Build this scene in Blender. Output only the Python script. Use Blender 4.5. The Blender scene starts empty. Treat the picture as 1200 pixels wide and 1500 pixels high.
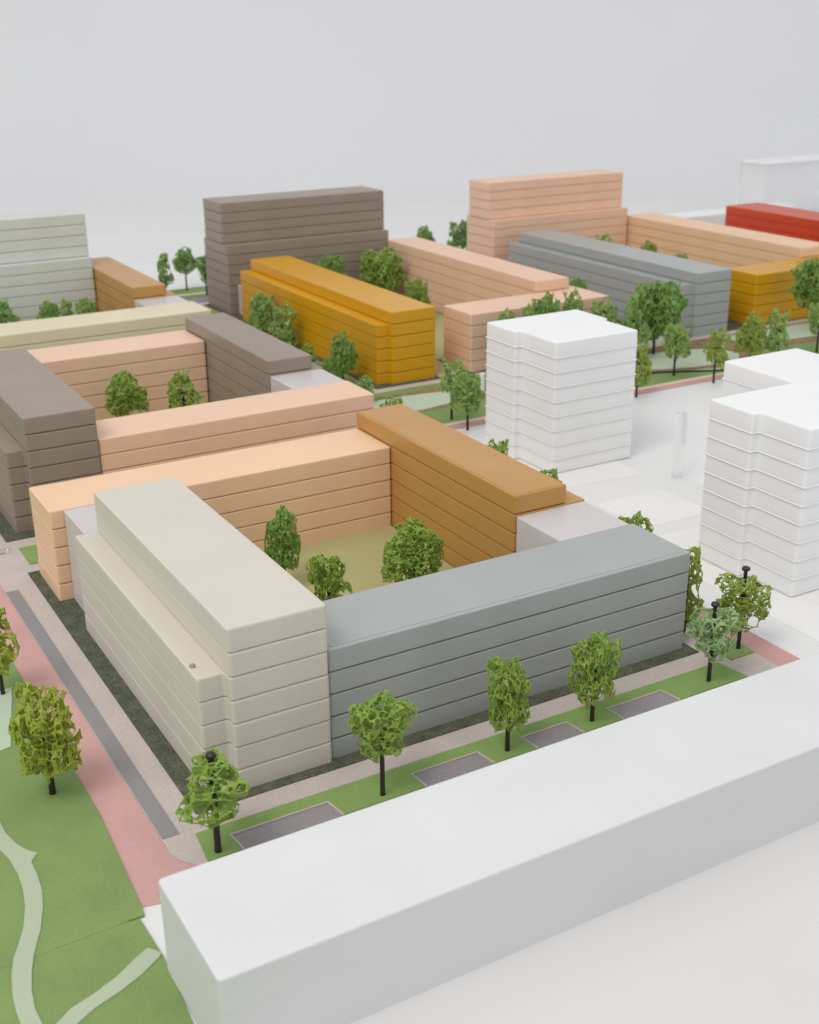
import bpy, bmesh, math, random
import numpy as np
from mathutils import Vector, Matrix, noise as mnoise
from mathutils.kdtree import KDTree

# ------------------------------------------------------------------ scene basics
U = 0.006                      # one storey plate of the model is 6 mm; plan units below are storeys
S = bpy.context.scene
COL = S.collection

# camera ------------------------------------------------------------------------
cam_d = bpy.data.cameras.new('camera')
cam = bpy.data.objects.new('camera', cam_d); COL.objects.link(cam); S.camera = cam
cam_d.sensor_fit = 'AUTO'; cam_d.sensor_width = 36.0
cam_d.lens = 36.0 * 1799.17 / 1500.0
cam_d.clip_start = 0.005; cam_d.clip_end = 20
rt = Vector((0.86647566, -0.49913137, -0.00937055)); up = Vector((0.19144522, 0.31489018, 0.92961976)); fw = Vector((0.46105169, 0.80728685, -0.36840099))
loc = Vector((-13.88330447, -37.72795086, 27.19074688)) * U
cam.matrix_world = Matrix(((rt.x, up.x, -fw.x, loc.x), (rt.y, up.y, -fw.y, loc.y), (rt.z, up.z, -fw.z, loc.z), (0, 0, 0, 1)))
cam_d.dof.use_dof = True
cam_d.dof.focus_distance = 53 * U
cam_d.dof.aperture_fstop = 40

# world: even studio ambience ---------------------------------------------------
W = bpy.data.worlds.new('World'); S.world = W; W.use_nodes = True
bg = W.node_tree.nodes['Background']
bg.inputs[0].default_value = (0.955, 0.975, 1.0, 1); bg.inputs[1].default_value = 0.81

# softboxes ---------------------------------------------------------------------
def softbox(name, pos, aim, w, h, watts, col):
    d = bpy.data.lights.new(name, 'AREA'); d.shape = 'RECTANGLE'; d.size = w * U; d.size_y = h * U
    d.energy = watts; d.color = col
    o = bpy.data.objects.new(name, d); COL.objects.link(o)
    o.location = Vector(pos) * U
    o.rotation_euler = (Vector(aim) - Vector(pos)).to_track_quat('-Z', 'Y').to_euler()
    return o
softbox('key_softbox', (-105, -40, 190), (25, 30, 0), 95, 95, 7.7, (1.0, 0.965, 0.92))
softbox('overhead_softbox', (55, 95, 230), (45, 50, 0), 170, 120, 1.2, (0.97, 0.98, 1.0))

S.view_settings.view_transform = 'Standard'; S.view_settings.look = 'None'
S.view_settings.exposure = 0.0; S.view_settings.gamma = 1.0
S.cycles.max_bounces = 10; S.cycles.diffuse_bounces = 5; S.cycles.use_denoising = True

# ------------------------------------------------------------------ materials
def mat(name, col, rough=0.5, spec=0.4, grain=0.0, gscale=(3, 3, 30), mottle=0.05, mscale=0.35, bump=0.0, speck=0.0, trans=0.0, sss=0.0, ior=1.3):
    m = bpy.data.materials.new(name); m.use_nodes = True
    nt = m.node_tree; N = nt.nodes; Lk = nt.links
    b = N['Principled BSDF']
    b.inputs['Roughness'].default_value = rough; b.inputs['Specular IOR Level'].default_value = spec
    tc = N.new('ShaderNodeTexCoord'); mp = N.new('ShaderNodeMapping'); mp.inputs['Scale'].default_value = (1 / U, 1 / U, 1 / U)
    Lk.new(tc.outputs['Object'], mp.inputs[0])
    n1 = N.new('ShaderNodeTexNoise'); n1.inputs['Scale'].default_value = mscale; n1.inputs['Detail'].default_value = 4
    Lk.new(mp.outputs[0], n1.inputs['Vector'])
    mr = N.new('ShaderNodeMapRange'); mr.inputs[1].default_value = 0.3; mr.inputs[2].default_value = 0.7
    mr.inputs[3].default_value = 1 - mottle; mr.inputs[4].default_value = 1 + mottle
    Lk.new(n1.outputs[0], mr.inputs[0])
    mix = N.new('ShaderNodeMix'); mix.data_type = 'RGBA'; mix.blend_type = 'MULTIPLY'; mix.inputs[0].default_value = 1
    mix.inputs[6].default_value = (*col, 1)
    Lk.new(mr.outputs[0], mix.inputs[7])
    last = mix.outputs[2]
    if speck:
        n2 = N.new('ShaderNodeTexNoise'); n2.inputs['Scale'].default_value = 9; n2.inputs['Detail'].default_value = 3
        Lk.new(mp.outputs[0], n2.inputs['Vector'])
        m2 = N.new('ShaderNodeMapRange'); m2.inputs[1].default_value = 0.3; m2.inputs[2].default_value = 0.7
        m2.inputs[3].default_value = 1 - speck; m2.inputs[4].default_value = 1 + speck
        Lk.new(n2.outputs[0], m2.inputs[0])
        mx = N.new('ShaderNodeMix'); mx.data_type = 'RGBA'; mx.blend_type = 'MULTIPLY'; mx.inputs[0].default_value = 1
        Lk.new(last, mx.inputs[6]); Lk.new(m2.outputs[0], mx.inputs[7]); last = mx.outputs[2]
    Lk.new(last, b.inputs['Base Color'])
    if grain:
        g = N.new('ShaderNodeMapping'); g.inputs['Scale'].default_value = (gscale[0] / U, gscale[1] / U, gscale[2] / U)
        Lk.new(tc.outputs['Object'], g.inputs[0])
        n3 = N.new('ShaderNodeTexNoise'); n3.inputs['Scale'].default_value = 1; n3.inputs['Detail'].default_value = 3
        Lk.new(g.outputs[0], n3.inputs['Vector'])
        bp = N.new('ShaderNodeBump'); bp.inputs['Strength'].default_value = grain; bp.inputs['Distance'].default_value = 0.02 * U
        Lk.new(n3.outputs[0], bp.inputs['Height']); Lk.new(bp.outputs[0], b.inputs['Normal'])
    if sss:
        b.inputs['Subsurface Weight'].default_value = sss; b.inputs['Subsurface Scale'].default_value = 0.6 * U
        b.inputs['Subsurface Radius'].default_value = (1, 1, 1)
    if trans:
        b.inputs['Transmission Weight'].default_value = trans; b.inputs['IOR'].default_value = ior
    return m

GR = dict(grain=0.4, gscale=(1.6, 1.6, 16), speck=0.015)
M = {
 'beige':   mat('beige_plastic', (0.615, 0.575, 0.495), 0.45, 0.35, **GR, mottle=0.02),
 'peach':   mat('peach_plastic', (0.82, 0.55, 0.355), 0.42, 0.4, **GR, mottle=0.03),
 'peach2':  mat('pale_peach_plastic', (0.80, 0.54, 0.385), 0.42, 0.4, **GR, mottle=0.03),
 'brown':   mat('ochre_brown_plastic', (0.49, 0.26, 0.07), 0.33, 0.45, **GR, mottle=0.03),
 'grey':    mat('grey_plastic', (0.362, 0.38, 0.368), 0.33, 0.45, **GR, mottle=0.03),
 'taupe':   mat('taupe_plastic', (0.295, 0.24, 0.19), 0.38, 0.45, **GR, mottle=0.04),
 'mustard': mat('mustard_plastic', (0.64, 0.315, 0.003), 0.35, 0.45, **GR, mottle=0.03),
 'red':     mat('red_plastic', (0.60, 0.062, 0.016), 0.35, 0.45, **GR, mottle=0.03),
 'cream':   mat('cream_plastic', (0.70, 0.64, 0.45), 0.42, 0.4, **GR, mottle=0.03),
 'celadon': mat('pale_grey_green_plastic', (0.60, 0.615, 0.575), 0.42, 0.4, **GR, mottle=0.03),
 'white':   mat('white_plastic', (0.85, 0.85, 0.85), 0.4, 0.4, grain=0.25, gscale=(1, 1, 20), mottle=0.012, sss=0.2),
 'slab':    mat('matt_white_block', (0.67, 0.67, 0.672), 0.5, 0.3, mottle=0.025, mscale=0.25, speck=0.012),
 'acrylic': mat('frosted_acrylic', (0.76, 0.715, 0.715), 0.3, 0.5, grain=0.6, gscale=(9, 9, 1), mottle=0.03, trans=0.25),
 'clear':   mat('clear_acrylic', (0.97, 0.97, 0.965), 0.12, 0.5, mottle=0.005, trans=0.96, ior=1.08),
 'haze_acrylic': mat('milky_acrylic', (0.97, 0.97, 0.975), 0.45, 0.3, mottle=0.005, trans=0.6, ior=1.08, sss=0.3),
 'board':   mat('white_board', (0.742, 0.736, 0.73), 0.5, 0.3, mottle=0.02, mscale=0.1),
 'shadeboard':   mat('shade_tinted_board', (0.655, 0.645, 0.635), 0.6, 0.2, mottle=0.02, mscale=0.08),  # white board colour lowered to imitate weaker light near the camera
 'sheetw':  mat('white_sheet', (0.80, 0.785, 0.765), 0.5, 0.3, mottle=0.02, mscale=0.2),
 'paperwall': mat('backdrop_paper', (0.712, 0.71, 0.715), 0.7, 0.15, mottle=0.015, mscale=0.02),
 'pave':    mat('lilac_grey_paper', (0.52, 0.455, 0.42), 0.75, 0.15, mottle=0.05, mscale=0.5, speck=0.07),
 'pink':    mat('pink_paper', (0.57, 0.335, 0.312), 0.75, 0.15, mottle=0.06, mscale=0.4, speck=0.04),
 'asphalt': mat('grey_paper', (0.27, 0.255, 0.255), 0.7, 0.15, mottle=0.05, speck=0.05),
 'bay':     mat('dark_grey_card', (0.29, 0.27, 0.27), 0.7, 0.15, mottle=0.07, speck=0.08),
 'plot':    mat('dark_olive_flock', (0.10, 0.108, 0.072), 0.9, 0.1, grain=0.8, gscale=(14, 14, 14), mottle=0.2, mscale=1.2, speck=0.35),
 'lawn':    mat('green_paper', (0.208, 0.292, 0.102), 0.75, 0.15, mottle=0.08, mscale=0.5, speck=0.06),
 'verge':   mat('bright_green_paper', (0.225, 0.335, 0.105), 0.75, 0.15, mottle=0.06, mscale=0.6, speck=0.05),
 'court':   mat('yellow_green_paper', (0.42, 0.395, 0.19), 0.75, 0.15, mottle=0.06, mscale=0.3, speck=0.03),
 'aqua':    mat('pale_aqua_card', (0.46, 0.545, 0.405), 0.65, 0.2, mottle=0.03),
 'sage':    mat('pale_sage_card', (0.42, 0.475, 0.34), 0.65, 0.2, mottle=0.03, speck=0.02),
 'bed':     mat('brown_flock', (0.26, 0.185, 0.095), 0.9, 0.1, grain=0.8, gscale=(12, 12, 12), mottle=0.3, mscale=1.5, speck=0.3),
 'palerose':mat('pale_rose_edge', (0.72, 0.57, 0.47), 0.7, 0.15),
 'darkline':mat('dark_green_card', (0.02, 0.035, 0.02), 0.6, 0.2),
 'trunk':   mat('black_plastic_pin', (0.017, 0.014, 0.013), 0.35, 0.5),
 'glue':    mat('brown_glue', (0.36, 0.27, 0.17), 0.3, 0.5, mottle=0.2, mscale=5),
}
def leafmat(name, c1, c2):
    m = bpy.data.materials.new(name); m.use_nodes = True
    nt = m.node_tree; N = nt.nodes; Lk = nt.links; b = N['Principled BSDF']
    b.inputs['Roughness'].default_value = 0.42; b.inputs['Specular IOR Level'].default_value = 0.4
    tc = N.new('ShaderNodeTexCoord'); n = N.new('ShaderNodeTexNoise'); n.inputs['Scale'].default_value = 2.1 / U; n.inputs['Detail'].default_value = 3
    Lk.new(tc.outputs['Object'], n.inputs['Vector'])
    r = N.new('ShaderNodeValToRGB'); r.color_ramp.elements[0].position = 0.36; r.color_ramp.elements[1].position = 0.66
    r.color_ramp.elements[0].color = (*c1, 1); r.color_ramp.elements[1].color = (*c2, 1)
    Lk.new(n.outputs[0], r.inputs[0]); Lk.new(r.outputs[0], b.inputs['Base Color'])
    b.inputs['Subsurface Weight'].default_value = 0.35; b.inputs['Subsurface Scale'].default_value = 0.25 * U; b.inputs['Subsurface Radius'].default_value = (.8, 1, .3)
    return m
LEAF = {
 'lime':  leafmat('lime_foliage', (0.150, 0.190, 0.016), (0.43, 0.49, 0.075)),
 'green': leafmat('green_foliage', (0.090, 0.180, 0.020), (0.34, 0.47, 0.085)),
 'deep':  leafmat('deep_green_foliage', (0.085, 0.180, 0.032), (0.25, 0.41, 0.095)),
 'olive': leafmat('olive_foliage', (0.130, 0.190, 0.022), (0.35, 0.42, 0.08)),
 'pale':  leafmat('pale_green_foliage', (0.160, 0.280, 0.110), (0.33, 0.48, 0.22)),
 'mid':   leafmat('mid_green_foliage', (0.125, 0.230, 0.050), (0.34, 0.48, 0.14)),
}

# ------------------------------------------------------------------ helpers
def link(name, me, m=None, parent=None, label=None, kind=None):
    o = bpy.data.objects.new(name, me); COL.objects.link(o)
    if m and not me.materials: me.materials.append(m)
    if parent: o.parent = parent
    if label: o['label'] = label
    if kind: o['kind'] = kind
    return o
def thing(name, label, cat, x, y, z=0, group=None, rot=0):
    o = bpy.data.objects.new(name, None); COL.objects.link(o); o.empty_display_size = U
    o.location = (x * U, y * U, z * U); o.rotation_euler = (0, 0, rot)
    o['label'] = label; o['category'] = cat
    if group: o['group'] = group
    return o
def rect(x0, y0, x1, y1): return [(x0, y0), (x1, y0), (x1, y1), (x0, y1)]
def rounded(poly, r, n=4):
    if r <= 0: return list(poly)
    out = []; k = len(poly)
    for i in range(k):
        p = Vector(poly[i]); a = Vector(poly[i - 1]); b = Vector(poly[(i + 1) % k])
        d1 = (a - p); d2 = (b - p); rr = min(r, d1.length * .45, d2.length * .45)
        d1.normalize(); d2.normalize()
        c = min(.04, rr * .4)
        out.append(((p + d1 * (rr + c)).x, (p + d1 * (rr + c)).y))
        for j in range(n + 1):
            t = j / n
            q = (p + d1 * rr) * (1 - t) ** 2 + p * 2 * t * (1 - t) + (p + d2 * rr) * t ** 2
            out.append((q.x, q.y))
        out.append(((p + d2 * (rr + c)).x, (p + d2 * (rr + c)).y))
    return out
def inset(poly, e):
    k = len(poly); out = []
    for i in range(k):
        p = Vector(poly[i]); a = Vector(poly[i - 1]); b = Vector(poly[(i + 1) % k])
        n1 = Vector((-(p - a).y, (p - a).x)); n2 = Vector((-(b - p).y, (b - p).x))
        n1 = n1.normalized() if n1.length > 1e-9 else n2.normalized(); n2 = n2.normalized() if n2.length > 1e-9 else n1
        m = (n1 + n2); m.normalize(); d = max(.4, m.dot(n1))
        q = p + m * (e / d); out.append((q.x, q.y))
    return out
def plate(poly, z0, z1, r=0.0, eb=0.0, et=0.0, ox=0, oy=0, n=4, seg=2):
    """A flat plate: rounded outline, eased lower and upper edges; coordinates in plan units."""
    P = [(x - ox, y - oy) for x, y in rounded(poly, r, n)]
    rings = []
    def arc(e, zc, sgn):
        rs = []
        for j in range(seg + 1):
            a = math.pi / 2 * j / seg
            rs.append((0 if j == 0 else e * (1 - math.cos(a)), zc + sgn * e * math.sin(a)))
        return rs
    if eb > 0: rings += [(i_, z_) for i_, z_ in reversed(arc(eb, z0 + eb, -1))]
    else: rings.append((0, z0))
    if et > 0: rings += arc(et, z1 - et, 1)
    else: rings.append((0, z1))
    i0 = next(i for i in range(len(rings) - 1) if rings[i][0] == 0 == rings[i + 1][0])
    if et > 0: rings.append((min(et + .03, max(r * .85, et + .004)), z1))
    if z1 - z0 > .3: rings[i0 + 1:i0 + 1] = [(0, rings[i0][1] + .035), (0, rings[i0 + 1][1] - .035)]
    V = []; F = []; k = len(P)
    for e, zz in rings:
        for x, y in (inset(P, e) if e > 1e-6 else P): V.append((x * U, y * U, zz * U))
    for i in range(len(rings) - 1):
        for j in range(k):
            F.append((i * k + j, i * k + (j + 1) % k, (i + 1) * k + (j + 1) % k, (i + 1) * k + j))
    F.append(tuple(range(k - 1, -1, -1))); F.append(tuple((len(rings) - 1) * k + j for j in range(k)))
    me = bpy.data.meshes.new('plate'); me.from_pydata(V, [], F)
    for f in me.polygons: f.use_smooth = True
    me.set_sharp_from_angle(angle=math.radians(36))
    return me
def sheet(name, poly, z0, z1, m, kind='structure', r=0.0):
    area = sum(poly[i - 1][0] * poly[i][1] - poly[i][0] * poly[i - 1][1] for i in range(len(poly)))
    if area < 0: poly = poly[::-1]
    return link(name, plate(poly, z0, z1, r), M[m], kind=kind)
def lathe(name, prof, m, parent, seg=10):
    V = []; F = []
    for r, z in prof:
        for j in range(seg):
            a = 2 * math.pi * j / seg; V.append((r * math.cos(a) * U, r * math.sin(a) * U, z * U))
    k = len(prof)
    for i in range(k - 1):
        for j in range(seg):
            F.append((i * seg + j, i * seg + (j + 1) % seg, (i + 1) * seg + (j + 1) % seg, (i + 1) * seg + j))
    F.append(tuple(range(seg - 1, -1, -1))); F.append(tuple((k - 1) * seg + j for j in range(seg)))
    me = bpy.data.meshes.new(name); me.from_pydata(V, [], F)
    for f in me.polygons: f.use_smooth = True
    me.set_sharp_from_angle(angle=math.radians(60))
    return link(name, me, m, parent)

# ------------------------------------------------------------------ the setting: boards, papers, backdrop
def sweep():
    # studio sweep: table sheet that curves up into the wall behind the model, square to the camera
    yaw = math.radians(29.73); f = Vector((math.sin(yaw), math.cos(yaw))); r = Vector((math.cos(yaw), -math.sin(yaw)))
    o = Vector((20, 20)); prof = [(-110, -0.30), (60, -0.30), (120, -0.30)]
    R = 70; d0 = 135
    for j in range(0, 13):
        a = math.pi / 2 * j / 12; prof.append((d0 + R * math.sin(a), -0.30 + R * (1 - math.cos(a))))
    prof.append((d0 + R, 190))
    V = []; F = []
    for d, z in prof:
        for s in (-260, 260):
            q = o + f * d + r * s; V.append((q.x * U, q.y * U, z * U))
    for i in range(len(prof) - 1): F.append((2 * i, 2 * i + 1, 2 * i + 3, 2 * i + 2))
    me = bpy.data.meshes.new('backdrop'); me.from_pydata(V, [], F)
    for p in me.polygons: p.use_smooth = True
    link('backdrop', me, M['paperwall'], kind='structure')
sweep()
vf = Vector((0.4959, 0.8684)); vr = Vector((0.8684, -0.4959)); vo = Vector((20, 20))
sheet('ground', [tuple(vo + vf * d + vr * t) for d, t in ((-115, -170), (-115, 200), (141, 250), (141, -230))], -0.29, 0.0, 'board')

sheet('shade_tinted_ground', [(-5, -12.45), (-5, -69), (118, -69), (118, -12.45)], .001, .03, 'shadeboard')  # added darker sheet over the board; its colour paints in the dimmer foreground
# block column: pavement, plots, courtyards
sheet('pavement', [(-3.5, 84.8), (-3.5, -1.3), (-3.47, -2.3), (-3.35, -2.75), (-3.12, -3.05), (-2.8, -3.4), (24.95, -3.4), (24.95, 33.6), (22.9, 33.6), (22.9, 84.8)][::-1], 0, .035, 'pave')
sheet('path', [(-4.95, 90), (-4.95, 3.0), (-5.4, -4.45), (-3.0, -4.95), (26.3, -4.95), (26.3, 33.0), (24.96, 33.0), (24.96, -3.41), (-2.75, -3.41), (-3.14, -3.07), (-3.37, -2.77), (-3.5, -2.3), (-3.51, -1.3), (-3.51, 90)], 0, .03, 'pink')
for i, y0 in enumerate((-0.52, 29.6, 59.3)):
    y1 = y0 + 25.2
    sheet('plot', rect(-1.88, y0, 22.75, y1), .0355, .075, 'plot')
    sheet('courtyard', rect(4.2, y0 + 4.9, 18.0, y1 - 4.2), .0755, .12, 'court')
for y0, y1 in ((-1.33, 22.8), (30.6, 53.0)):
    sheet('road', rect(-3.46, y0, -2.82, y1), .0355, .06, 'asphalt')
sheet('road', rect(24.05, 0.2, 24.9, 3.2), .0355, .06, 'asphalt')
sheet('road', rect(24.05, 8.0, 24.9, 23.0), .0355, .06, 'asphalt')
# verge along the near kerb with parking bays cut out of it
bays = [(-1.34, 2.72), (6.2, 9.4), (11.4, 13.82), (15.8, 18.95)]
pl = [(-2.32, -1.66), (-2.52, -3.38)]
for a, b in bays:
    pl += [(a + .12, -3.38), (a + .04, -2.34), (b - .04, -2.34), (b + .12, -3.38)]
pl += [(23.0, -3.38), (22.75, -1.72)]
sheet('verge', pl, .0355, .095, 'verge')
for a, b in bays:
    sheet('kerb', [(a + .20, -3.38), (a + .125, -3.38), (a + .045, -2.345), (b - .045, -2.345), (b + .115, -3.38), (b + .04, -3.38), (b - .10, -2.405), (a + .10, -2.405)], .051, .115, 'pave')
for a, b in bays: sheet('parking_bay', rect(a - .1, -3.39, b + .1, -2.28), .0352, .05, 'bay')
sheet('verge', rect(23.5, -1.85, 24.93, -0.38), .0355, .09, 'verge')
sheet('verge', rect(23.3, 4.2, 24.0, 6.6), .0355, .09, 'verge')
sheet('verge', rect(-1.48, 25.75, 22.4, 28.3), .0355, .09, 'verge')
sheet('verge', rect(-1.48, 55.6, 22.4, 58.4), .0355, .09, 'verge')

# lawn on the near left with card paths
sheet('lawn', [(-60, 118), (-60, -5.1), (-8.48, -5.08), (-5.36, -4.96), (-5.30, -4.55), (-4.97, 1.2), (-4.965, 118)], 0, .10, 'lawn')
sheet('lawn', [(-60, -5.0), (-60, -40), (-7.4, -40), (-5.66, -10.4), (-5.46, -7.2), (-5.54, -5.05), (-6, -5.0)], 0, .09, 'lawn')
pL = [(-11.5, 3.2), (-9.2, 2.2), (-8.68, 0.94), (-8.52, 0.27), (-8.45, -0.73), (-8.49, -1.59), (-8.64, -2.54), (-8.94, -3.56), (-9.25, -4.25), (-9.58, -4.89), (-9.8, -5.59), (-9.97, -6.43), (-10.04, -7.21), (-10.06, -9.5)]
pR = [(-10.6, 5.0), (-9.0, 3.9), (-8.3, 2.63), (-8.27, 1.8), (-8.09, 1.0), (-7.86, 0.46), (-7.58, 0.07), (-7.88, -0.29), (-7.88, -1.15), (-7.96, -2.1), (-8.15, -2.93), (-8.5, -3.98), (-8.96, -4.98), (-9.23, -5.79), (-9.42, -6.55), (-9.52, -7.39), (-9.4, -9.6)]
sheet('path', pL + pR[::-1], .1005, .135, 'sage')
sheet('path', [(-9.9, -8.75), (-9.15, -8.27), (-8.6, -7.88), (-7.81, -7.63), (-6.97, -7.26), (-6.25, -6.79), (-5.77, -6.54), (-5.47, -6.98), (-5.58, -7.11), (-6.31, -7.58), (-7.08, -7.93), (-7.99, -8.23), (-8.62, -8.58), (-9.3, -9.2)], .0905, .125, 'sage')
sheet('path', [(-5.55, 12.5), (-6.75, 7.6), (-14, 6.4), (-14, 11.8)], .1005, .13, 'aqua')

# white card terraces round the white towers
sheet('terrace', rect(28.35, -30, 90, 11.2), .0005, .022, 'sheetw')
sheet('terrace', rect(30.4, 12.5, 35.6, 17.0), .0005, .022, 'sheetw')
sheet('terrace', [(29.8, 20.4), (36.4, 19.8), (36.7, 26.0), (38.7, 26.0), (38.7, 30.4), (29.8, 30.4)], .0005, .022, 'sheetw')
sheet('terrace', rect(38.4, 12.2, 60, 17.3), .0005, .022, 'sheetw')

# park strip between the white quarter and the far blocks
sheet('path', rect(26.4, 34.15, 110, 35.0), 0, .035, 'pink')
sheet('kerb', rect(26.4, 35.0, 110, 35.5), 0, .08, 'palerose')
sheet('lawn', rect(22.95, 35.5, 110, 45.3), 0, .05, 'lawn')
sheet('pavement', rect(23.0, 45.31, 110, 84.8), 0, .035, 'pave')
for x0 in (31.15, 62.4, 93.6):
    sheet('plot', rect(x0, 46.3, x0 + 24.4, 84.4), .0355, .075, 'plot')
    sheet('courtyard', rect(x0 + 6.2, 51.6, x0 + 18.6, 78.0), .0755, .12, 'court')
sheet('courtyard', rect(37.3, 46.5, 39.9, 51.5), .0755, .12, 'court')
sheet('planting_bed', [(27, 38.7), (36.5, 39.2), (38.5, 40.2), (38.5, 42.2), (37.6, 44.2), (27, 44.0)], .0505, .075, 'bed')
sheet('plaza', [(27.5, 39.4), (31.5, 39.35), (36.2, 40.1), (37.3, 41.3), (35.8, 42.7), (32.2, 43.2), (27.5, 43.3)], .0755, .12, 'aqua')
sheet('planting_bed', [(46, 39.0), (52.5, 38.9), (56.6, 37.3), (62.5, 36.7), (64.8, 38.5), (66.8, 40.3), (69.6, 39.3), (76, 38.9), (80, 39.6), (80, 45.1), (60, 45.2), (56, 44.8), (52, 43.8), (46, 43.2)], .0505, .075, 'bed')
sheet('plaza', [(46.5, 39.6), (52.6, 39.5), (56.8, 38.0), (61.8, 37.4), (63.6, 39.3), (63.4, 41.3), (60.3, 43.2), (56.4, 43.3), (51, 42.8), (46.5, 42.6)], .0755, .12, 'aqua')
sheet('plaza', [(66.6, 44.6), (66.8, 42.0), (69.8, 40.9), (76, 40.4), (84, 40.6), (84, 44.7)], .0755, .12, 'aqua')
sheet('kerb', [(51.0, 38.15), (53.3, 38.22), (58.7, 35.72), (58.7, 35.9), (53.35, 38.42), (51.0, 38.35)], .0505, .16, 'darkline')
sheet('path', [(50.2, 38.9), (53.4, 38.7), (60.2, 35.55), (61.2, 35.55), (55.5, 38.2), (53.0, 39.1)], .0505, .07, 'sage')
# street between the two block columns and behind them
sheet('verge', rect(28.9, 46.5, 31.0, 84), .0355, .06, 'verge')
sheet('road', rect(25.0, 46.5, 28.6, 89.0), .0355, .05, 'asphalt')
sheet('road', rect(-20, 85.4, 110, 88.6), .0005, .05, 'asphalt')
sheet('kerb', rect(-20, 89.6, 110, 90.4), .0005, .12, 'palerose')
sheet('verge', rect(-20, 90.41, 110, 93.4), .0005, .10, 'verge')
sheet('verge', rect(-20, 88.61, 110, 89.59), .0005, .09, 'verge')

# ------------------------------------------------------------------ buildings: stacks of storey plates
def block(label, m, foot, storeys, step=None, upper=None, h=1.0, gap=0.05, eb=0.035, et=0.05, r=0.14, z0=0.0, name='apartment_block', group=None):
    """foot: outline of the lower storeys; upper: outline of those above 'step'."""
    ox = sum(p[0] for p in foot) / len(foot); oy = sum(p[1] for p in foot) / len(foot)
    t = thing(name, label, 'building', ox, oy, 0, group)
    k = step if step is not None else storeys
    core_l = plate(inset(foot, .16), z0, z0 + k * h - .2, 0, 0, 0, ox, oy)
    link('core', core_l, m, t)
    if upper:
        link('core', plate(inset(upper, .16), z0 + k * h - .1, z0 + storeys * h - .2, 0, 0, 0, ox, oy), m, t)
    rng = random.Random(label)
    ml = plate(foot, 0, h - gap, r, eb, et, ox, oy)
    mu = plate(upper, 0, h - gap, r, eb, et, ox, oy) if upper else None
    for i in range(storeys):
        o = link('storey', ml if i < k else mu, m, t)
        o.location = ((rng.random() - .5) * .02 * U, (rng.random() - .5) * .02 * U, (z0 + i * h) * U)
    return t
def winged(x0, y0, x1, y1, wx, wy0, wy1):
    """bar x0..x1 with a lower strip on its west (wx<x0) or east (wx>x1) side"""
    if wx < x0:
        p = [(x0, y0), (x1, y0), (x1, y1)]
        p += [(x0, y1)] if wy1 < y1 - .01 else []
        p += [(x0, wy1), (wx, wy1)] if wy1 < y1 - .01 else [(wx, y1)]
        p += [(wx, wy0), (x0, wy0)]
        return p
    p = [(x0, y0)]
    p += [(x1, y0), (x1, wy0)] if wy0 > y0 + .01 else []
    p += [(wx, wy0)]
    p += [(wx, wy1)]
    p += [(x1, wy1), (x1, y1)] if wy1 < y1 - .01 else []
    p += [(x0, y1)]
    return p
BR = dict(gap=0.02, eb=0.04, et=0.08, r=.15)
# near block
beige = block('beige seven-storey block with a lower ledge along its left side, nearest corner of the model', M['beige'],
      winged(0, 0, 4.05, 16.54, -1.08, .52, 16.54), 7, 5, rect(0, 0, 4.05, 16.54), **BR)
peg = lathe('glue_dot', [(.02, 0), (.10, .0), (.12, .06), (.09, .10), (.03, .11)], M['glue'], None, 8)
peg.location = (-.86 * U, 1.55 * U, 4.985 * U)
peg['label'] = 'small brown glue bead on the ledge of the beige building'; peg['category'] = 'glue bead'
greybar = block('long grey five-storey bar right of the beige block behind the kerb trees', M['grey'], rect(4.08, .16, 22.4, 4.25), 5, gap=.07, eb=.02, et=.03)
block('peach five-storey bar at the back of the near courtyard, ending beside the beige block', M['peach'], rect(-1.32, 20.25, 18.05, 24.36), 5)
brownbar = block('ochre brown six-storey bar on the right side of the near courtyard', M['brown'],
      winged(18.08, 7.94, 21.22, 24.52, 22.4, 7.94, 24.52), 6, 5, rect(18.08, 7.94, 21.22, 24.52), et=.06)
link('roof_panel', plate(rect(4.30, .38, 22.18, 4.03), 4.932, 4.948, .1, 0, .008, 13.24, 2.205), M['grey'], greybar)
bx, by = brownbar.location.x / U, brownbar.location.y / U
link('roof_panel', plate(rect(18.22, 8.08, 21.08, 24.38), 5.952, 5.972, .1, 0, .01, bx, by), M['brown'], brownbar)
# second block
block('taupe seven-storey block with a lower ledge, cut by the left edge above the peach bar', M['taupe'],
      winged(0, 30.1, 4.13, 46.6, -1.05, 30.7, 46.6), 7, 5, rect(0, 30.1, 4.13, 46.6))
block('light peach bar directly behind the near block, between taupe block and brown bar', M['peach2'], rect(4.16, 30.25, 22.4, 34.1), 5)
block('peach bar at the back of the second courtyard, below the cream bar', M['peach2'], rect(-1.3, 49.85, 18.3, 54.2), 5)
block('low taupe six-storey bar between the second courtyard and the mustard building', M['taupe'],
      winged(18.37, 38.04, 21.68, 54.28, 22.5, 38.04, 54.28), 6, 5, rect(18.37, 38.04, 21.68, 54.28), et=.06)
# third block
block('pale cream bar crossing the left side behind the second courtyard', M['cream'], rect(-1.3, 59.9, 22.8, 64.3), 5)
block('pale grey-green tower with a stepped front at the far left edge', M['celadon'],
      rect(-1.3, 79.2, 18.42, 84.2), 11, 7, rect(-1.3, 80.1, 18.42, 84.1))
block('small ochre brown bar right of the pale grey-green tower', M['brown'],
      winged(18.5, 67.8, 21.6, 84.6, 22.6, 67.8, 84.6), 6, 5, rect(18.5, 67.8, 21.6, 84.6), et=.06)
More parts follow.
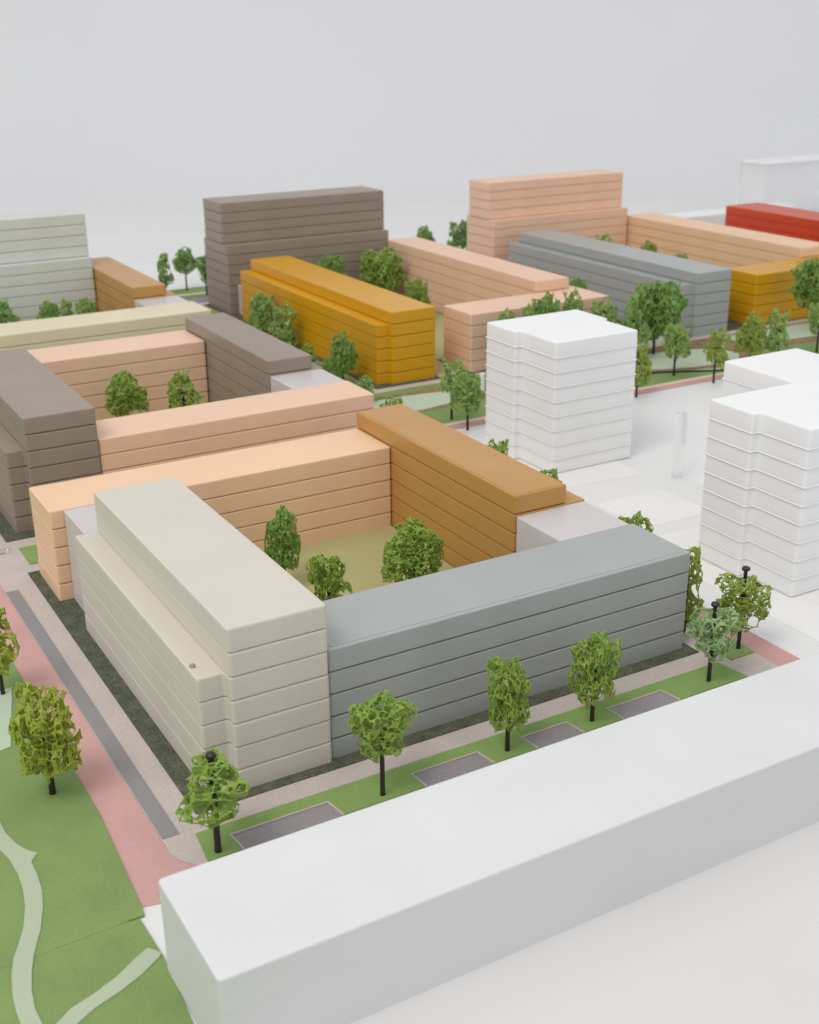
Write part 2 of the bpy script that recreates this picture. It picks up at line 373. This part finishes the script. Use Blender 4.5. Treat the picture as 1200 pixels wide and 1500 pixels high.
# far middle block
block('mustard yellow six-storey building with a lower ledge, middle of the model', M['mustard'],
      winged(32.93, 46.88, 37.06, 75.35, 31.8, 47.3, 75.35), 6, 5, rect(32.93, 46.88, 37.06, 75.35), gap=.045)
block('tall dark taupe tower with a stepped front behind the mustard building', M['taupe'],
      rect(31.75, 78.3, 50.2, 84.6), 11, 7, rect(31.8, 79.45, 50.3, 84.3), gap=.05)
block('long peach six-storey bar receding to the taupe tower', M['peach2'],
      winged(50.0, 51.05, 53.65, 78.25, 54.6, 51.05, 78.25), 6, 5, rect(50.0, 51.05, 53.65, 78.25), gap=.05)
block('short peach five-storey bar right of the mustard building, partly behind the white tower', M['peach2'], rect(40.3, 46.6, 54.7, 51.0), 5, gap=.05)
# far right block
block('grey six-storey building with a lower ledge on its left, far right of centre', M['grey'],
      winged(64.5, 46.2, 68.75, 74.8, 63.2, 46.6, 74.8), 6, 5, rect(64.5, 46.2, 68.75, 74.8), gap=.05)
block('tall peach tower with a stepped front, highest building at the back right', M['peach2'],
      rect(63.1, 77.6, 82.1, 83.2), 11, 7, rect(63.0, 78.5, 81.85, 82.6), gap=.05)
block('mustard yellow five-storey bar at the right edge beside the far grey building', M['mustard'], rect(72.3, 46.55, 86.6, 50.7), 5, gap=.05)
block('light peach bar running from the peach tower to the right edge', M['peach'], rect(82.45, 50.75, 86.65, 78.4), 6, gap=.05)
block('red building at the far right edge', M['red'],
      winged(98.2, 47, 103.4, 78.0, 97.4, 47, 78.0), 6, 3, rect(98.0, 47, 103.4, 78.0), gap=.045)

# frosted acrylic links
def acrylic(label, x0, y0, x1, y1, h, m='acrylic', fl=0):
    t = thing('acrylic_block', label, 'acrylic block', (x0 + x1) / 2, (y0 + y1) / 2)
    link('body', plate(rect(x0, y0, x1, y1), .08, h, .12, .02, .04, (x0 + x1) / 2, (y0 + y1) / 2), M[m], t)
    return t
acrylic('frosted acrylic link between the beige block and the peach bar', -.62, 16.58, 3.9, 20.2, 4.93)
a = acrylic('frosted acrylic link between the brown bar and the long grey bar', 18.15, 4.3, 22.25, 7.9, 4.90)
acrylic('frosted acrylic link at the near end of the low taupe bar', 18.45, 34.15, 22.35, 38.0, 4.9)
acrylic('frosted acrylic link at the near end of the small far-left brown bar', 18.6, 64.35, 22.5, 67.75, 4.9)
acrylic('small frosted acrylic block between the taupe tower and the mustard building', 32.6, 75.4, 36.6, 78.25, 3.0)

# white towers: storeys with a thin projecting edge at each floor
def white_tower(label, cx0, y0, h, n=9, w=6.55, s=.48, d1=3.75, d2=3.45, foot=None):
    x0 = cx0; x1 = cx0 + w
    foot = foot or [(x0, y0), (x1, y0), (x1, y0 + d1), (x1 + s, y0 + d1), (x1 + s, y0 + d1 + d2), (x0 - s, y0 + d1 + d2), (x0 - s, y0 + d1), (x0, y0 + d1)]
    ox = (x0 + x1) / 2; oy = y0 + (d1 + d2) / 2
    t = thing('white_tower', label, 'building', ox, oy)
    fh = (h - .07) / n
    ms = plate(foot, 0, fh - .07, .16, 0, 0, ox, oy); ml = plate(inset(foot, -.055), 0, .068, .16, .02, .02, ox, oy)
    mt = plate(foot, 0, fh, .16, 0, .05, ox, oy)
    for i in range(n):
        z = .07 + i * fh
        link('storey', mt if i == n - 1 else ms, M['white'], t).location.z = z * U
        if i < n - 1: link('floor_edge', ml, M['white'], t).location.z = (z + fh - .069) * U
    return t
white_tower('white nine-storey tower standing alone in the middle of the white quarter', 31.27, 22.7, 8.72)
white_tower('large white stepped tower cut by the right edge, nearest of the white towers', 30.75, 1.5, 8.95, d1=3.3, d2=3.15,
            foot=[(30.75, 1.5), (37.3, 1.5), (37.3, 4.8), (37.78, 4.8), (37.78, 6.5), (42.2, 6.5), (42.2, 13.35), (36.35, 13.35), (36.35, 7.95), (30.27, 7.95), (30.27, 4.8), (30.75, 4.8)])

# long white slab in the foreground
t = thing('white_bar', 'long plain white bar across the bottom right foreground', 'building', 14, -10)
me1 = plate(rect(-5.55, -12.55, 34, -7.62), 0, 2.2, .2, .0, .0, 14, -10); me2 = plate(rect(-5.56, -12.56, 34.01, -7.61), 2.204, 3.42, .2, .0, .07, 14, -10, seg=4)
link('storey', me1, M['slab'], t); link('storey', me2, M['slab'], t)

# far white pieces
t = thing('acrylic_tower', 'milky clear box tower at the top right behind the red building', 'building', 131, 99.5)
ox, oy = 131, 99.5
link('body', plate(rect(123.6, 97.0, 150, 101.6), .004, 7.8, .05, 0, .05, ox, oy), M['haze_acrylic'], t)
link('cap', plate(rect(123.1, 96.6, 150.4, 102.0), 7.81, 8.0, .05, 0, .05, ox, oy), M['white'], t)
link('corner_post', plate(rect(123.15, 101.65, 123.58, 101.98), 0, 7.8, 0, 0, 0, ox, oy), M['haze_acrylic'], t)
link('corner_post', plate(rect(123.15, 96.62, 123.58, 96.96), 0, 7.8, 0, 0, 0, ox, oy), M['haze_acrylic'], t)
t = thing('white_bar', 'low white bar far off between the peach bar and the red building', 'building', 110, 92)
link('storey', plate(rect(100.5, 88.0, 121, 92.0), .0, 3.1, .1, .0, .05, 110, 92), M['white'], t)
t = thing('clear_post', 'slim clear acrylic post standing on white ground between the white towers', 'post', 37.9, 18.2)
link('shaft', plate(rect(37.62, 17.95, 38.18, 18.45), .004, 4.25, .05, 0, 0, 37.9, 18.2), M['clear'], t)
link('cap', plate(rect(37.6, 17.93, 38.2, 18.47), 4.252, 4.34, .05, 0, .02, 37.9, 18.2), M['clear'], t)
t = thing('white_post', 'tiny white post on the plaza left of the lone white tower', 'post', 37.6, 40.7)
link('shaft', plate(rect(37.45, 40.55, 37.75, 40.85), .12, 1.75, .05, 0, .03, 37.6, 40.7), M['white'], t)
t = thing('acrylic_chip', 'tiny clear acrylic chip on the pavement at the left edge', 'acrylic chip', -2.35, 28.3)
link('body', plate(rect(-2.6, 28.0, -2.1, 28.6), .036, .55, .04, .02, .04, -2.35, 28.3), M['clear'], t)

# ------------------------------------------------------------------ trees: moulded net crowns on black pins
def crown_mesh(seed, npts, web, thick, shape, vox, cull=-.04):
    rng = random.Random(seed)
    P = []; grid = {}
    tries = 0; dmin = 1.42 / npts ** (1 / 3)
    lobes = [(Vector((rng.uniform(-.3, .3), rng.uniform(-.3, .3), rng.uniform(-.65, .65))), rng.uniform(.45, .7)) for _ in range(5)]
    while len(P) < npts and tries < 40000:
        tries += 1
        v = Vector((rng.uniform(-1, 1), rng.uniform(-1, 1), rng.uniform(-1, 1)))
        w = 1.0
        if shape == 'egg': w = 1.0 - .32 * v.z
        elif shape == 'vase': w = .92 + .22 * v.z
        elif shape == 'col': w = 1.05 if abs(v.z) < .75 else .8
        rr = math.hypot(v.x, v.y) / w
        q = rr ** 2.4 + abs(v.z) ** (2.6 if shape != 'col' else 4)
        inside = q < 1
        if shape == 'lobe': inside = any((v - c).length < r_ for c, r_ in lobes) or (rr < .45 and abs(v.z) < .8)
        if not inside or (q < .3 and rng.random() < .55): continue
        if mnoise.noise(v * 2.9 + Vector((seed * 3.7, 0, 0))) < cull: continue
        off = Vector((seed * 1.3, 5, 2))
        v = v * (1 + .46 * mnoise.noise(v * 1.7 + off)); v.x += .16 * mnoise.noise(v * 2.5 + off * 2); v.z += .14 * mnoise.noise(v * 2.7 - off)
        key = (int(v.x // dmin), int(v.y // dmin), int(v.z // dmin))
        if all((v - p).length > dmin for a in (-1, 0, 1) for b in (-1, 0, 1) for c in (-1, 0, 1) for p in grid.get((key[0] + a, key[1] + b, key[2] + c), ())):
            P.append(v); grid.setdefault(key, []).append(v)
    n = len(P)
    bm = bmesh.new()
    def strut(a, b, ra, rb):
        d = b - a; L_ = d.length
        if L_ < 1e-4: return
        z = d / L_; x = z.orthogonal().normalized(); y = z.cross(x)
        ring = []
        for c, r_ in ((a - z * ra * .5, ra), ((a + b) / 2, min(ra, rb) * .72), (b + z * rb * .5, rb)):
            ring.append([bm.verts.new(c + (x * math.cos(k * math.pi / 2.5) + y * math.sin(k * math.pi / 2.5)) * r_) for k in range(5)])
        for i in range(2):
            for k in range(5): bm.faces.new((ring[i][k], ring[i][(k + 1) % 5], ring[i + 1][(k + 1) % 5], ring[i + 1][k]))
        bm.faces.new(ring[0][::-1]); bm.faces.new(ring[2])
    E = set()
    kd = KDTree(n)
    for i in range(n): kd.insert(P[i], i)
    kd.balance()
    for i in range(n):
        near = [q[1] for q in kd.find_n(P[i], 7)][1:]
        for j in near[:rng.choice((4, 5, 6))]:
            if (P[i] - P[j]).length < dmin * 2.1: E.add((min(i, j), max(i, j)))
    for i, j in E: strut(P[i], P[j], thick * rng.uniform(.7, 1.6), thick * rng.uniform(.7, 1.6))
    adj = {i: set() for i in range(n)}
    for i, j in E: adj[i].add(j); adj[j].add(i)
    for i in range(n):
        for j in adj[i]:
            for k in adj[i] & adj[j]:
                if i < j < k and rng.random() < web:
                    a, b, c = P[i], P[j], P[k]; nn = (b - a).cross(c - a)
                    if nn.length < 1e-4: continue
                    nn = nn.normalized() * thick * .55
                    t_ = [bm.verts.new(q + nn) for q in (a, b, c)]; u_ = [bm.verts.new(q - nn) for q in (a, b, c)]
                    bm.faces.new(t_); bm.faces.new(u_[::-1])
                    for m_ in range(3): bm.faces.new((t_[m_], u_[m_], u_[(m_ + 1) % 3], t_[(m_ + 1) % 3]))
    for i in range(n):          # stubby tips
        for _ in range(rng.choice((0, 1, 2, 2))):
            o = P[i].copy(); o.z *= .6
            d = (o.normalized() + Vector((rng.uniform(-1, 1), rng.uniform(-1, 1), rng.uniform(-.8, .8))) * .8).normalized()
            strut(P[i], P[i] + d * dmin * rng.uniform(.3, .62), thick * 1.15, thick * .45)
    me = bpy.data.meshes.new('crown_src'); bmesh.ops.recalc_face_normals(bm, faces=bm.faces); bm.to_mesh(me); bm.free()
    o = bpy.data.objects.new('crown_src', me); COL.objects.link(o)
    r = o.modifiers.new('r', 'REMESH'); r.mode = 'VOXEL'; r.voxel_size = vox; r.use_smooth_shade = True
    s = o.modifiers.new('s', 'SMOOTH'); s.iterations = 2; s.factor = .5
    dg = bpy.context.evaluated_depsgraph_get()
    out = bpy.data.meshes.new_from_object(o.evaluated_get(dg))
    bpy.data.objects.remove(o); bpy.data.meshes.remove(me)
    co = np.empty(len(out.vertices) * 3, np.float32); out.vertices.foreach_get('co', co); co = co.reshape(-1, 3)
    lo = co.min(0); hi = co.max(0)
    co[:, :2] /= max(hi[0] - lo[0], hi[1] - lo[1]) / 2; co[:, 2] = (co[:, 2] - lo[2]) / (hi[2] - lo[2])
    out.vertices.foreach_set('co', co.ravel()); out.update()
    for f in out.polygons: f.use_smooth = True
    out.name = 'crown'; out.materials.append(LEAF['green'])
    return out
CROWNS = {}
SPEC = {'net_a': (11, 1500, .55, .019, 'col', .0128, -.08), 'net_b': (23, 1350, .55, .019, 'vase', .0128, -.08), 'net_c': (38, 1300, .55, .019, 'lobe', .0128, -.07), 'net_d': (5, 1400, .5, .019, 'col', .0128, -.05),
        'full_a': (41, 1400, .4, .021, 'egg', .015, -.12), 'full_b': (57, 1400, .4, .021, 'col', .015, -.12), 'full_c': (71, 1350, .4, .021, 'lobe', .015, -.12), 'open': (83, 760, .35, .022, 'vase', .0138, -.02),
        'bush': (97, 2100, .4, .021, 'col', .0145, -.14)}
for k, sp in SPEC.items(): CROWNS[k] = crown_mesh(*sp)

def tree(x, y, top, w, bot, kind, leaf, label, group, z0=.05, rot=None, pin=None, lean=(0, 0)):
    """top / bot: top and underside of the crown; pin: top of the black pin when it pokes out"""
    rng = random.Random(f'{x}{y}')
    t = thing('model_tree', label, 'tree', x, y, z0, group)
    h = (pin if pin else bot + (top - bot) * .55) - z0
    s = 1.0 if w < 3.3 else 1.3
    lathe('trunk', [(.105 * s, -.04), (.095 * s, .5), (.088 * s, h - .15), (.09 * s, h)], M['trunk'], t, 9)
    if pin: lathe('trunk_head', [(.10, h + .001), (.18, h + .03), (.20, h + .09), (.17, h + .17), (.09, h + .21), (.03, h + .22)], M['trunk'], t, 10)
    o = link('crown', CROWNS[kind], None, t)
    o.material_slots[0].link = 'OBJECT'; o.material_slots[0].material = LEAF[leaf]
    o.location = (lean[0] * U, lean[1] * U, (bot - z0) * U)
    k = .445 if kind[0] in 'no' else .52
    o.scale = (w * k * U, w * k * U, (top - bot) * U)
    o.rotation_euler = (0, 0, rng.uniform(0, 6.28) if rot is None else rot)
    return t
GK = 'trees along the kerb in front of the grey bar'; GL = 'trees on the lawn at the left'; GC = 'trees inside the courtyards'
GS = 'trees along the streets'; GP = 'trees in the park strip'; GB = 'trees behind the far buildings'
tree(-6.13, 3.49, 4.75, 3.3, .75, 'net_a', 'lime', 'large yellow-green tree on the lawn at the lower left beside the pink path', GL, .10)
tree(-6.03, 12.1, 4.7, 2.6, .95, 'net_c', 'lime', 'yellow-green tree cut by the left edge beside the pink path', GL, .10)
tree(-2.01, -3.05, 4.15, 3.4, 1.5, 'net_c', 'green', 'kerb tree at the near corner of the beige block, black pin head poking out', GK, .10, pin=3.95)
tree(4.65, -3.02, 4.45, 3.1, 1.6, 'net_b', 'green', 'kerb tree second from the left, broad crown in front of the grey bar', GK, .10)
tree(10.42, -2.89, 4.35, 2.3, .9, 'net_a', 'green', 'narrow kerb tree third from the left, in front of the grey bar', GK, .10)
tree(14.74, -2.81, 4.45, 2.5, .75, 'net_d', 'green', 'kerb tree fourth from the left, in front of the right half of the grey bar', GK, .10)
tree(21.22, -2.8, 3.75, 2.75, 1.0, 'open', 'pale', 'pale green open tree near the right end of the grey bar', GK, .10, pin=3.75)
tree(24.52, -1.2, 3.9, 3.1, .85, 'open', 'olive', 'olive tree with a black pin head on the small green square at the right', GK, .09, pin=4.05)
tree(23.56, 1.45, 4.6, 2.0, .4, 'net_c', 'olive', 'olive tree half hidden behind the right end of the grey bar', GS)
tree(24.1, 6.1, 4.6, 2.2, 1.2, 'net_b', 'green', 'treetop just showing behind the far right corner of the grey roof', GS)
tree(24.3, 13.73, 4.6, 2.2, 1.0, 'net_c', 'green', 'treetop just showing beyond the near end of the brown roof', GS)
tree(24.47, 19.25, 4.6, 2.2, 1.0, 'net_b', 'green', 'treetop showing beyond the middle of the brown roof, left of the white tower', GS)
tree(24.15, 30.9, 4.6, 2.0, 1.0, 'full_a', 'green', 'treetop showing beyond the far end of the brown roof', GS)
# courtyards
tree(9.17, 15.72, 4.6, 2.3, 1.0, 'net_a', 'deep', 'slim tree at the back left of the near courtyard, against the peach wall', GC, .12)
tree(8.6, 9.3, 4.6, 2.5, 1.2, 'net_b', 'green', 'tree in the near courtyard showing between the beige and grey roofs', GC, .12)
tree(14.23, 11.02, 4.6, 3.2, .9, 'full_a', 'green', 'broad tree on the right of the near courtyard, in front of the brown wall', GC, .12)
tree(10.76, 46.47, 4.6, 3.0, .8, 'full_a', 'green', 'conical tree on the left of the second courtyard', GC, .12)
tree(14.46, 44.61, 4.5, 2.8, .8, 'full_c', 'green', 'uneven tree on the right of the second courtyard', GC, .12)
tree(9.3, 77.2, 4.4, 2.6, 1.0, 'full_c', 'deep', 'treetop at the left edge in front of the pale grey-green tower', GC, .12)
tree(12.9, 75.3, 4.3, 2.2, 1.0, 'full_a', 'deep', 'small treetop left of centre above the cream bar', GC, .12)
tree(14.3, 74.6, 4.4, 2.2, .9, 'full_c', 'mid', 'treetop in the middle of the clump above the cream bar', GC, .12)
tree(15.9, 73.9, 4.45, 2.3, 1.0, 'full_b', 'mid', 'treetop beside the small brown bar above the cream bar', GC, .12)
tree(42.0, 75.8, 5.6, 3.5, 1.2, 'full_b', 'deep', 'treetop behind the mustard roof in front of the taupe tower', GC, .12)
tree(47.2, 74.6, 5.9, 4.8, .8, 'bush', 'green', 'big bushy tree behind the mustard building, beside the long peach bar', GC, .12)
tree(45.9, 65.0, 4.6, 2.6, .6, 'full_b', 'green', 'smaller tree in front of the big bushy tree, behind the mustard roof', GC, .12)
tree(72.36, 70.0, 5.9, 2.9, 1.0, 'full_c', 'mid', 'treetop behind the far grey roof, in front of the peach tower', GC, .12)
tree(77.39, 68.0, 5.05, 2.3, 1.0, 'full_a', 'olive', 'olive treetop behind the far grey roof, middle of three', GC, .12)
tree(76.66, 62.0, 4.5, 2.1, 1.0, 'full_b', 'green', 'low treetop behind the far grey roof, right of the olive one', GC, .12)
# street between mustard building and taupe bar
tree(30.1, 66.4, 4.7, 2.8, .6, 'full_b', 'mid', 'tree against the far end of the mustard wall', GS)
tree(29.9, 61.6, 4.6, 3.1, .4, 'full_c', 'mid', 'tree against the mustard wall, right of a similar one at its far end', GS)
tree(29.5, 48.9, 4.6, 2.4, .5, 'full_a', 'deep', 'deep green tree against the near end of the mustard wall', GS)
tree(28.4, 43.2, 2.3, 1.9, .3, 'full_c', 'mid', 'low tree at the near corner of the mustard building', GS)
tree(29.6, 55.2, 2.2, 1.6, .2, 'full_c', 'green', 'low shrub-like tree at the foot of the mustard wall', GS)
tree(30.0, 52.2, 1.7, 1.5, .1, 'full_a', 'green', 'smallest shrub-like tree at the foot of the mustard wall', GS)
# behind
tree(29.22, 90.6, 4.8, 2.5, .9, 'net_c', 'deep', 'slim tree on the far left behind the small brown bar', GB, .10)
tree(32.17, 92.1, 5.0, 2.7, 1.9, 'full_a', 'deep', 'tree with a clear trunk on the far left, beside the taupe tower', GB, .10)
tree(33.2, 88.7, 4.6, 2.3, 1.3, 'net_b', 'deep', 'tree half hidden by the left side of the taupe tower', GB, .10)
tree(62.3, 91.3, 5.0, 2.4, 1.3, 'full_a', 'deep', 'small treetop behind the long peach bar, left of a pair', GB, .10)
tree(66.9, 92.0, 5.0, 2.2, 1.0, 'net_c', 'deep', 'open treetop behind the long peach bar near the peach tower', GB, .10)
tree(68.4, 91.4, 5.2, 2.5, .9, 'full_b', 'deep', 'dense treetop half hidden by the left side of the peach tower', GB, .10)
# park strip
tree(31.73, 33.58, 4.4, 2.5, 1.1, 'full_b', 'mid', 'tree with a bare black trunk left of the lone white tower', GP, .02)
tree(32.0, 36.2, 4.75, 2.8, 1.6, 'full_c', 'mid', 'tree close behind the one left of the lone white tower', GP)
tree(42.04, 44.0, 5.9, 2.4, 1.0, 'full_a', 'deep', 'leftmost treetop of the row behind the lone white tower', GP)
tree(44.2, 44.2, 5.9, 2.3, 1.0, 'full_c', 'mid', 'second treetop of the row behind the lone white tower', GP)
tree(46.4, 44.4, 6.75, 2.7, 1.0, 'full_b', 'deep', 'taller treetop above the roof of the lone white tower, left of two', GP)
tree(48.8, 44.4, 6.6, 2.6, 1.0, 'full_c', 'deep', 'taller treetop above the roof of the lone white tower, right of two', GP)
tree(51.9, 44.0, 5.7, 3.1, .9, 'full_a', 'mid', 'rounded tree left of the big bushy tree in the park', GP)
tree(54.2, 42.6, 5.9, 2.6, .9, 'full_c', 'mid', 'tree tucked against the left side of the big bushy park tree', GP)
tree(57.2, 43.2, 6.8, 4.9, 1.2, 'bush', 'deep', 'biggest bushy tree of the park, in front of the far grey building', GP)
tree(59.2, 57.0, 4.55, 2.0, 1.0, 'full_b', 'deep', 'small treetop between the short peach bar and the far grey building', GC)
tree(47.42, 33.73, 4.6, 2.1, .7, 'full_a', 'olive', 'olive tree half hidden behind the right side of the lone white tower', GP, .02)
tree(54.05, 36.93, 4.55, 2.35, 1.2, 'full_b', 'mid', 'tree with a bare trunk on the park lawn below the far grey building', GP)
tree(55.37, 33.66, 4.75, 2.4, 1.2, 'full_c', 'olive', 'olive tree with a bare trunk at the pink kerb right of the lone white tower', GP, .02)
tree(61.8, 36.2, 4.75, 2.6, .6, 'full_a', 'olive', 'tree in front of the mustard bar at the right, behind a white roof', GP)
tree(64.6, 35.8, 4.7, 2.8, .6, 'full_c', 'mid', 'tree right of the mustard bar corner, behind a white roof', GP)
tree(69.8, 36.2, 4.7, 2.4, 1.5, 'full_b', 'mid', 'tree with a bare trunk at the right edge of the park', GP)
tree(75.9, 42.6, 7.0, 4.6, 1.8, 'bush', 'deep', 'big dark tree cut by the right edge in front of the mustard bar', GP)
